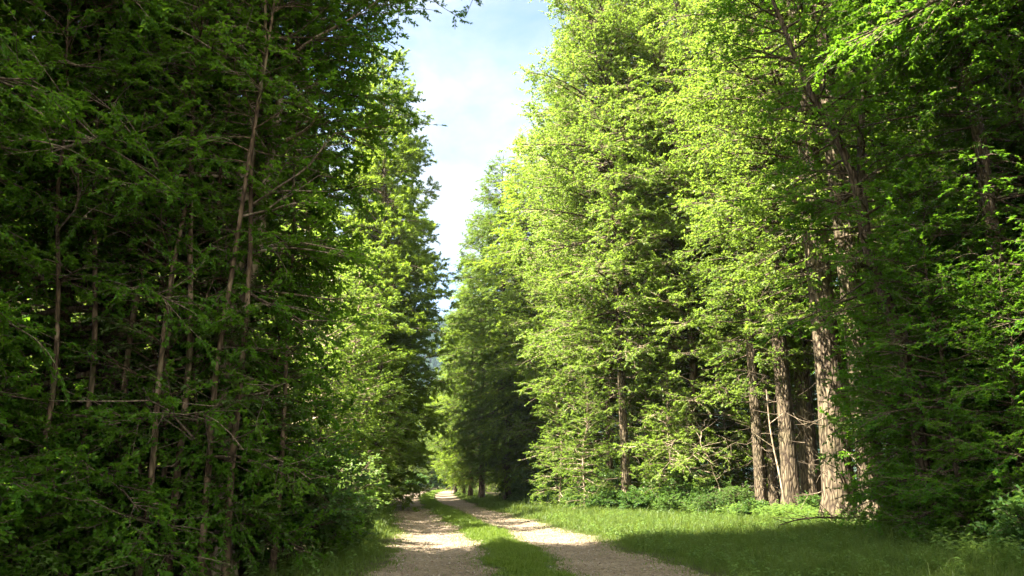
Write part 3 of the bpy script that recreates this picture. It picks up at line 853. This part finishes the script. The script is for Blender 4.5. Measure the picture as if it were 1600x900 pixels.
g10 = 'conifers lining the far right of the track'
far_right = [(fir_a, -.3, 52, .3, 1.06, 'tall dark green conifer, nearest of those right of the track beyond the bright broadleaf trees'),
             (fir_a, -2.2, 60, 1.8, 1.0, None), (fir_b, -3.4, 68, 3.3, .95, None), (fir_a, -4.6, 78, 4.4, .92, None), (fir_b, -6.0, 88, .6, .88, None), (fir_b, -6.2, 99, 2.0, .85, None), (fir_b, 1.5, 49.5, 2.9, 1.16, None), (fir_a, 3.2, 62, 5.2, 1.0, None), (fir_a, 1.5, 72, .1, 1.0, None), (fir_b, -.5, 84, 1.1, 1.0, None)]
q_ = -1
for k, x, y, rz, s, lab in far_right:
    if lab is None and abs(x - road_x(y)) < 6.2:
        q_ += 1
        lab = ORD[q_] + ' nearest of the feathery conifers lining the right edge of the track'
    tree(k, C, 'conifer', (x, y), rz, s, lab or 'conifer standing back behind the front row of conifers right of the track', g10)
g11 = 'trees closing the view at the end of the track'
for k, x, y, rz, s in [(fir_b, -14.5, 112, .3, .75), (fir_b, -12.0, 122, 1.5, .72), (lit_b, -9.5, 128, 2.2, .4), (fir_b, -13.8, 134, 3.0, .8), (fir_a, -17, 118, 4.2, .8), (fir_b, -7.5, 136, 5.5, .7), (lit_a, -11.5, 117, 5.5, .3), (lit_b, -13.5, 110, 2, .3)]:
    tree(k, C if k in (fir_a, fir_b) else B, 'tree', (x, y), rz, s, 'small pale green tree closing the view where the track ends', g11)

for x, y, rz, s in [(8.5, 15.6, .3, .85), (9.3, 18.3, .3, .8), (10.4, 16.4, 1.8, .9), (11.8, 18.2, 3.2, 1.1), (9.0, 14.6, 4.4, .6), (12.6, 21.5, 5.5, 1.1), (10.6, 20.4, .9, .9), (11.9, 15.0, 2.6, .9)]:
    tree(young_dark, 'young_tree', 'young tree', (x, y), rz, s, 'dark leafy young tree hanging its sprays over the shaded grass right of the track', 'dark young trees at the right verge')

# understory behind the trunks on the right
dead_kind = grow(81, H=5, r0=.035, zlo=.4, rad=prof([(0, 1.2), (.5, 1.3), (1, .4)]), n1=14, el=(5, 50), n2=2.2, n3=2.5, bare=1.1, bark=M_BARK_PALE, twig=M_BARK_PALE, wander=.6, limb_r=.012, dense=(1, 1, 1))
for px, Y, rz, s, lab in [(1128, 30.4, 2.2, .8, 'small bare dead sapling with pale crooked twigs just left of the slim pale trunk')]:
    w, c = dead_kind
    e = bpy.data.objects.new('dead_sapling', None)
    COL.objects.link(e)
    e.location = (px_x(px, Y), Y, .15)
    e.rotation_euler = (0, 0, rz)
    e.scale = (s, s, s)
    link('trunk', w, e)
    link('branches', c, e).name = 'bare_crown'
    tag(e, lab, 'dead sapling', 'bare dead saplings')
# pale dead pole leaning on the brown trunk, and a pale stem right of the thickest trunk
Pp = Pack()
a0 = np.array([px_x(1228, 26.6), 26.6, .1])
a1 = np.array([px_x(1196, 26.9, 4.3), 26.9, 4.3])
tt = np.linspace(0, 1, 12)[:, None]
pth = a0 * (1 - tt) + a1 * tt + np.sin(tt * 7) * np.array([.05, .02, 0])
Pp.add(tubes(pth[None], np.linspace(.045, .018, 12)[None], 7), 0)
for i_, d_ in ((6, (-.6, .2, .5)), (8, (.5, -.2, .4)), (10, (-.5, -.3, .3))):
    Pp.add(tubes((pth[i_] + np.linspace(0, 1, 5)[:, None] * np.array(d_))[None], np.linspace(.014, .005, 5)[None], 4), 0)
tag(link('dead_pole', Pp.mesh('dead_pole', [M_BARK_PALE])), 'pale dead pole leaning against the reddish brown trunk', 'dead pole')
tree(pole, 'sapling', 'sapling', (px_x(1330, 24.2), 24.2), 2.0, .9, 'thin pale stem standing just right of the thickest trunk')
# fallen branch on the shaded verge
Pp = Pack()
b0 = np.array([6.3, 19.6, .32])
b1 = np.array([8.6, 20.4, .55])
pth = b0 * (1 - tt) + b1 * tt + np.sin(tt * 5) * np.array([0, .1, .06])
Pp.add(tubes(pth[None], np.linspace(.012, .035, 12)[None], 6), 0)
rb = np.random.default_rng(9)
for i_ in range(1, 11):
    d_ = np.array([-.5, rb.normal(0, .5), rb.normal(.1, .18)])
    Pp.add(tubes((pth[i_] + np.linspace(0, 1, 5)[:, None] * d_)[None], np.linspace(.012, .004, 5)[None], 4), 0)
tag(link('fallen_branch', Pp.mesh('fallen_branch', [M_BARK_BROWN])), 'bare fallen branch lying on the shaded grass in front of the thickest trunk', 'fallen branch')

g15 = 'leafy understory in the right wood'
for x, y, rz, s in [(13, 30, 0, 1), (16, 29, 1, 1.1), (19, 27, 2, 1.1), (14.5, 25.5, 3, .8), (18, 24.5, 4, 1), (22, 30, 5, 1.2), (15, 33, .5, 1.2), (11.5, 32.5, 1.5, 1), (9, 34, 2.5, .9), (7.2, 40, 3.5, 1.2), (24, 34, 4.5, 1.3), (19, 36, 5.5, 1.3), (28, 36, .8, 1.4), (13, 39, 1.8, 1.3), (22, 40, 2.8, 1.4), (9, 44, 3.8, 1.3), (17, 45, 4.8, 1.4), (27, 44, 5.8, 1.4), (5.5, 47, .3, 1.2), (21, 23, 2.2, 1)]:
    tree(young, 'young_tree', 'young tree', (x, y), rz, s, 'leafy young tree filling the gaps between trunks in the right wood', g15)

# low growth under the far conifers and at the end of the track
g16 = 'low leafy growth under the far conifers'
for k, x, y, rz, s in [(young, 2.6, 55, 0, .7), (young, 4.5, 57, 1, 1), (young, 1.0, 62, 2, .8), (young, 3.5, 66, 3, 1.1), (young, -.6, 71, 4, .8), (young, 2.5, 76, 5, 1.2), (young, -1.6, 81, .5, .9), (young, 1.5, 88, 1.5, 1.3), (young, -3.0, 92, 2.5, 1.0),
                       (young, -4.6, 96, 3.5, .7), (young, -1.0, 100, 4.5, 1.3), (young, -4.0, 105, 5.5, 1.1), (young, 6, 72, .2, 1.3), (young, 6, 84, 1.2, 1.4), (young, 5, 98, 2.2, 1.5), (young, -5.5, 112, 3.2, 1.0), (young, -2, 116, 4.2, 1.4), (young, 3, 112, 5.2, 1.5),
                       (young, -12.6, 60, 0, .8), (young, -13.5, 66, 1, .9), (young, -14.5, 76, 2, .9), (young, -15, 90, 3, .8), (young, -16, 98, 4, 1.0), (young, -14, 103, 5, .7)]:
    tree(k, 'young_tree', 'young tree', (x, y), rz, s, 'low leafy young tree under the far conifers beside the track', g16)
g17 = 'bright bushes closing the end of the track'
for k, x, y, rz, s in [(bush_c, -12.8, 108, 0, 1.8), (young, -11.6, 121, 1, .55), (young, -9.3, 124, 2, .7), (young, -7.4, 122, 3, .6), (bush_c, -10.4, 118, 4, 2.0), (young, -13.2, 119, 5, .8), (young, -5.6, 126, .4, .9), (young, -10.4, 131, 1.4, .9), (young, -3.5, 128, 2.4, 1.0), (young, -15.5, 112, 2, .9)]:
    tree(k, 'shrub', 'shrub', (x, y), rz, s, 'bright green bush in the sun where the track ends', g17)

# shrubs
tree(bush_a, 'shrub', 'shrub', (-3.5, 16.6), .2, .7, 'leafy dark green bush between the low rounded bush and the pale sunlit one')
tree(bush_pale, 'shrub', 'shrub', (-4.1, 18.4), 1.2, 1.15, 'pale sunlit bush at the left edge of the track')
tree(bush_a, 'shrub', 'shrub', (-3.7, 13.6), 2.1, 1.1, 'low dark rounded bush bulging onto the left wheel track')
g12 = 'low shrubs under the left trees'
for k, x, y, rz, s in [(bush_b, -3.5, 15.0, 2.4, .85), (bush_b, -4.8, 15.6, .4, .9), (bush_b, -4.3, 12.4, .4, 1.0), (bush_b, -4.9, 21.5, 5.4, 1.0), (bush_b, -5.4, 25.5, 4.4, 1.1), (bush_b, -5.2, 11.2, 1.4, 1.1), (bush_c, -6.0, 12.0, 3.3, 1.1), (bush_b, -6.8, 10.6, 4.1, 1.1), (bush_c, -5.0, 13.6, 5.2, 1.0), (bush_b, -7.4, 12.4, 2.6, 1.2), (bush_b, -6.2, 9.6, .2, 1.0),
                       (bush_a, -4.6, 19.2, 3.0, .8), (bush_c, -5.6, 23.5, 3.0, .9), (bush_a, -6.2, 28.0, 1.0, 1.0), (bush_b, -7.6, 32, 2, .9), (bush_a, -8.9, 38, 2, .8), (bush_b, -9.8, 45, 2, .8)]:
    tree(k, 'shrub', 'shrub', (x, y), rz, s, 'low leafy shrub in the shade under the trees left of the track', g12)
g13 = 'undergrowth shrubs at the edge of the right wood'
for k, x, y, rz, s in [(bush_c, 5.6, 33, .4, 1.0), (bush_a, 6.8, 31.6, 1.1, 1.0), (bush_c, 7.8, 31, 2.2, 1.1), (bush_c, 3.6, 37.5, 3.0, 1.0), (bush_a, 4.9, 36.2, 4, 1.1), (bush_c, 2.4, 42, .7, 1.0), (bush_a, 1.4, 47, 2.0, 1.2), (bush_c, .3, 53, 3, 1.2), (bush_c, 4.7, 31.2, 2.4, .7), (bush_c, 5.7, 29.4, 3.4, .6), (bush_a, 6.7, 28.0, 4.4, .5), (bush_c, 7.5, 26.2, 5.4, .55), (bush_c, 3.6, 33.4, 1.4, .7), (bush_c, 6.0, 31.2, 2, .8), (bush_c, 7.1, 30.0, 3.3, .75), (bush_a, 7.9, 29.2, 4.1, .6), (bush_c, 4.2, 34.6, 5, .8), (bush_c, 3.1, 36.8, 1, .9), (bush_c, 2.0, 40, 2.6, 1.0), (bush_c, 9.4, 25.4, 3.6, .7), (bush_a, 6.6, 32.6, 5.5, .8), (bush_c, 5.0, 33.0, .2, .8)]:
    tree(k, 'shrub', 'shrub', (x, y), rz, s, 'low bright shrub where the grass verge meets the sunlit wood', g13)
g14 = 'shrubs under the dark right trees'
for k, x, y, rz, s in [(bush_b, 8.4, 15.0, .4, 1.0), (bush_b, 9.8, 17.0, 1.4, 1.1), (bush_c, 8.2, 12.6, 3.3, .9), (bush_b, 11.0, 20.0, 4.1, 1.2), (bush_b, 12.0, 17.5, 5.2, 1.2), (bush_c, 9.9, 20.5, 2.2, .9), (bush_b, 10.8, 13.6, 2, 1.1)]:
    tree(k, 'shrub', 'shrub', (x, y), rz, s, 'low dark shrub in the shade under the trees right of the verge', g14)


# ------------------------------------------------------------------ grass, weeds, pebbles
def blades(x, y, h, w, lean, r):
    n = len(x)
    z = ground_z(x, y)
    a = r.uniform(0, 6.28, n)
    b = r.uniform(0, 6.28, n)
    ux, uy = np.cos(a), np.sin(a)
    lx, ly_ = np.cos(b) * lean * h, np.sin(b) * lean * h
    base = np.stack([x, y, z - .01], -1)
    sd = np.stack([ux, uy, np.zeros(n)], -1) * (w * .5)[:, None]
    midp = base + np.stack([lx * .3, ly_ * .3, h * .6], -1)
    tip = base + np.stack([lx, ly_, h * (1 - .35 * lean)], -1)
    V = np.stack([base - sd, base + sd, midp + sd * .75, midp - sd * .75, tip], 1).reshape(-1, 3)
    i = np.arange(n)[:, None] * 5
    return V, i + np.array([[0, 1, 2, 3]]), i + np.array([[3, 2, 4]])


def patchy(x, y):
    c = np.clip(np.sin(x * 7.3 + 2 * np.sin(y * 3.1)) * np.sin(y * 6.1 + 2 * np.sin(x * 4.7)), 0, 1)
    return c * .8 - .1 + .5 + .5 * np.sin(x * 2.1 + 1.3 * np.sin(y * .9)) * np.sin(y * 1.7 + 1.1 * np.sin(x * 1.3))


def grass_obj(name, lists, label, mat=M_GRASS):
    Vs, Qs, Ts, n = [], [], [], 0
    for v, q, t in lists:
        Vs.append(v)
        Qs.append(q + n)
        Ts.append(t + n)
        n += len(v)
    me = make_mesh(name, np.concatenate(Vs), [np.concatenate(Qs), np.concatenate(Ts)], [mat], [0, 0])
    tag(link(name, me), label, 'grass', kind='stuff')


r = np.random.default_rng(5)
out = []
for y0, y1, n, hm, wm in [(10, 20, 48000, .10, .007), (20, 34, 34000, .12, .010), (34, 60, 16000, .13, .018), (60, 110, 9000, .16, .035)]:
    y = r.uniform(y0, y1, n)
    u = r.uniform(0, 1, n)
    x = strip_left(y) * (1 - u) + strip_right(y) * u + r.normal(0, .05, n)
    h = hm * r.uniform(.4, 1.5, n) * (.6 + .7 * patchy(x * 2, y)) * (1 - .5 * np.abs(2 * u - 1) ** 3)
    out.append(blades(x, y, h, wm * r.uniform(.7, 1.3, n), r.uniform(.2, 1.0, n), r))
grass_obj('strip_grass', out, 'short green grass strip growing between the two wheel tracks', M_STRIP)
out = []


def wood_line(y):
    return np.interp(y, [8, 13, 20, 24, 29, 34, 40, 50, 80, 110], [6.8, 7.2, 8.6, 8.8, 7.6, 4.9, 2.9, .2, -3.8, -5.7])


for y0, y1, n, hm, wm in [(10, 18, 85000, .15, .007), (18, 28, 90000, .17, .010), (28, 45, 60000, .16, .015), (45, 110, 26000, .15, .03)]:
    y = r.uniform(y0, y1, n)
    u = r.uniform(0, 1, n) ** .9
    a = track_right(y) - .1
    x = a * (1 - u) + (wood_line(y) + .6) * u
    edge = np.clip((x - a) / .7, .25, 1)
    h = hm * r.uniform(.4, 1.6, n) * edge * (.55 + .8 * patchy(x, y))
    keep = r.uniform(size=n) < np.clip(.25 + (x - a) / .35, 0, 1)
    out.append(blades(x[keep], y[keep], h[keep], (wm * r.uniform(.7, 1.3, n))[keep], r.uniform(.15, .9, keep.sum()), r))
for y0, y1, n, hm, wm in [(10, 20, 16000, .13, .008), (20, 40, 14000, .2, .013), (40, 110, 10000, .15, .03)]:
    y = r.uniform(y0, y1, n)
    u = r.uniform(0, 1, n)
    a = track_left(y) + .1
    x = a - u * 1.6
    edge = np.clip((a - x) / .5, .3, 1)
    h = hm * r.uniform(.4, 1.6, n) * edge * (.55 + .8 * patchy(x, y))
    out.append(blades(x, y, h, wm * r.uniform(.7, 1.3, n), r.uniform(.15, .9, n), r))
# ragged creeping edge of the grass on both wheel tracks
for ef, sg in ((track_left, 1), (track_right, -1), (strip_left, -1), (strip_right, 1)):
    n = 4500
    y = 10 + 35 * r.uniform(0, 1, n) ** 1.4
    x = ef(y) + sg * np.abs(r.normal(0, .16, n)) * (.4 + 1.6 * patchy(x=ef(y) * 3, y=y * 1.9))
    out.append(blades(x, y, .045 * r.uniform(.4, 2.0, n), .006 + .0003 * y, r.uniform(.2, 1, n), r))
# arching tufts of longer grass
nc = 150
cyy = 11 + 30 * r.uniform(0, 1, nc) ** 1.2
cu = r.uniform(.1, 1, nc)
cxx = track_right(cyy) * (1 - cu) + (wood_line(cyy) + .3) * cu
per = 70
x = np.repeat(cxx, per) + r.normal(0, .09, nc * per)
y = np.repeat(cyy, per) + r.normal(0, .09, nc * per)
out.append(blades(x, y, np.repeat(r.uniform(.25, .5, nc), per) * r.uniform(.5, 1.2, nc * per), .005 + .0003 * y, r.uniform(.4, 1.3, nc * per), r))
# dry stalks above the verge grass
n = 1800
y = r.uniform(11, 40, n)
u = r.uniform(.12, 1, n)
x = track_right(y) * (1 - u) + (wood_line(y) + .4) * u
out.append(blades(x, y, r.uniform(.25, .6, n), .004 + .00025 * y, r.uniform(.1, .5, n), r))
# tufts straying onto the wheel tracks
n = 1500
y = r.uniform(11, 40, n)
x = road_x(y) + r.choice([-1.35, 1.4], n) + r.normal(0, .5, n)
kp = patchy(x * 1.7, y * 1.3) > .8
out.append(blades(x[kp], y[kp], .035 * r.uniform(.5, 1.5, kp.sum()), np.full(kp.sum(), .008), r.uniform(.3, 1, kp.sum()), r))
grass_obj('verge_grass', out, 'lush green verge grass growing along both sides of the track')

# leafy weeds where the verge meets the wood
pk = Pack()


def weeds(n, xf, y0, y1, hh, ls):
    y = r.uniform(y0, y1, n)
    x = xf(y, n)
    z = ground_z(x, y)
    h = hh * r.uniform(.5, 1.3, n)
    dx, dy = r.normal(0, .12, n), r.normal(0, .12, n)
    P = np.stack([np.stack([x + dx * t, y + dy * t, z - .01 + h * t], -1) for t in (0, .5, 1)], 1)
    pk.add(tubes(P, np.broadcast_to(np.array([.004, .003, .002]), (n, 3)), 3), 0)
    per = 12
    K = np.repeat(np.arange(n), per)
    t = np.tile(np.linspace(.3, 1, per), n)
    B = np.stack([x[K] + dx[K] * t, y[K] + dy[K] * t, z[K] + h[K] * t], -1)
    a = np.tile(np.arange(per) * 1.7, n) + r.uniform(0, 6, n)[K]
    D = unit(np.stack([np.cos(a), np.sin(a), r.normal(-.05, .25, n * per)], -1))
    up = unit(np.array([0, 0, 1.]) + r.normal(0, .3, (n * per, 3)))
    pk.add(leaves(B, D, up, ls * r.uniform(.6, 1.2, n * per), ls * .5 * r.uniform(.7, 1.2, n * per)), 0)


weeds(700, lambda y, n: wood_line(y) + r.normal(0, .5, n), 22, 31, .42, .13)
weeds(420, lambda y, n: wood_line(y) + r.normal(.2, .4, n), 31, 52, .5, .15)
weeds(420, lambda y, n: wood_line(y) + r.normal(.3, .5, n), 11, 22, .4, .10)
weeds(420, lambda y, n: track_left(y) - .9 + r.normal(0, .4, n) - .3, 11, 40, .35, .09)
weeds(500, lambda y, n: wood_line(y) - .8 + r.normal(0, .5, n), 20, 45, .38, .12)
weeds(1500, lambda y, n: track_right(y) + .3 + r.uniform(0, 1, n) * (wood_line(y) - track_right(y)), 11, 30, .2, .075)
weeds(500, lambda y, n: r.uniform(8, 15, n), 12, 26, .5, .11)
weeds(500, lambda y, n: r.uniform(-11, -4.2, n), 9, 18, .5, .10)
tag(link('undergrowth', pk.mesh('undergrowth', [M_WEED])), 'leafy green weeds growing where the verge meets the trees', 'undergrowth', kind='stuff')

# loose stones and dry leaves on the wheel tracks
n = 14000
y = 10 + 30 * r.uniform(0, 1, n) ** 1.6
x = track_left(y) + r.uniform(0, 1, n) * (track_right(y) - track_left(y))
z = ground_z(x, y)
s = .005 + .022 * r.uniform(0, 1, n) ** 4
oc = np.array([(1, 0, 0), (0, 1, 0), (-1, 0, 0), (0, -1, 0), (0, 0, .8), (0, 0, -.6)], float)
V = np.stack([x, y, z + .008 + s * .3], -1)[:, None] + oc[None] * s[:, None, None] * r.uniform(.6, 1.4, (n, 6, 1))
fc = np.array([(0, 1, 4), (1, 2, 4), (2, 3, 4), (3, 0, 4), (1, 0, 5), (2, 1, 5), (3, 2, 5), (0, 3, 5)])
T = (np.arange(n)[:, None, None] * 6 + fc[None]).reshape(-1, 3)
tag(link('gravel', make_mesh('gravel', V.reshape(-1, 3), [T], [M_PEBBLE], smooth=False)), 'small loose stones scattered on the wheel tracks', 'gravel', kind='stuff')
n = 9000
y = r.uniform(9, 40, n)
x = np.where(r.uniform(size=n) < .5, track_left(y) + r.uniform(0, 1, n) * (track_right(y) - track_left(y)), np.where(r.uniform(size=n) < .5, r.uniform(-12, -3.5, n), r.uniform(7, 16, n)))
B_ = np.stack([x, y, ground_z(x, y) + .02], -1)
a = r.uniform(0, 6.28, n)
D_ = unit(np.stack([np.cos(a), np.sin(a), r.normal(0, .15, n)], -1))
v, q = leaves(B_, D_, unit(np.array([0, 0, 1.]) + r.normal(0, .3, (n, 3))), .05 * r.uniform(.4, 1.2, n), .026 * r.uniform(.6, 1.2, n))
tag(link('leaf_litter', make_mesh('leaf_litter', v, [q], [M_LITTER])), 'dry brown leaves lying on the ground', 'leaf litter', kind='stuff')

# ------------------------------------------------------------------ the air
hz, N, Lk = new_mat('haze')
ho = N.new('ShaderNodeOutputMaterial')
pv = N.new('ShaderNodeVolumePrincipled')
pv.inputs['Color'].default_value = (0.62, 0.80, 1.0, 1)
pv.inputs['Density'].default_value = 0.00015
pv.inputs['Anisotropy'].default_value = 0.2
Lk.new(pv.outputs[0], ho.inputs['Volume'])
hv = np.array([(x, y, z) for x in (-760, 660) for y in (-40, 1150) for z in (-13, 190)], float)
hq = np.array([(0, 1, 3, 2), (4, 6, 7, 5), (0, 4, 5, 1), (2, 3, 7, 6), (0, 2, 6, 4), (1, 5, 7, 3)])
tag(link('haze', make_mesh('haze', hv, [hq], [hz], smooth=False)), 'thin bluish air over the road and the far hill', 'haze', kind='stuff')
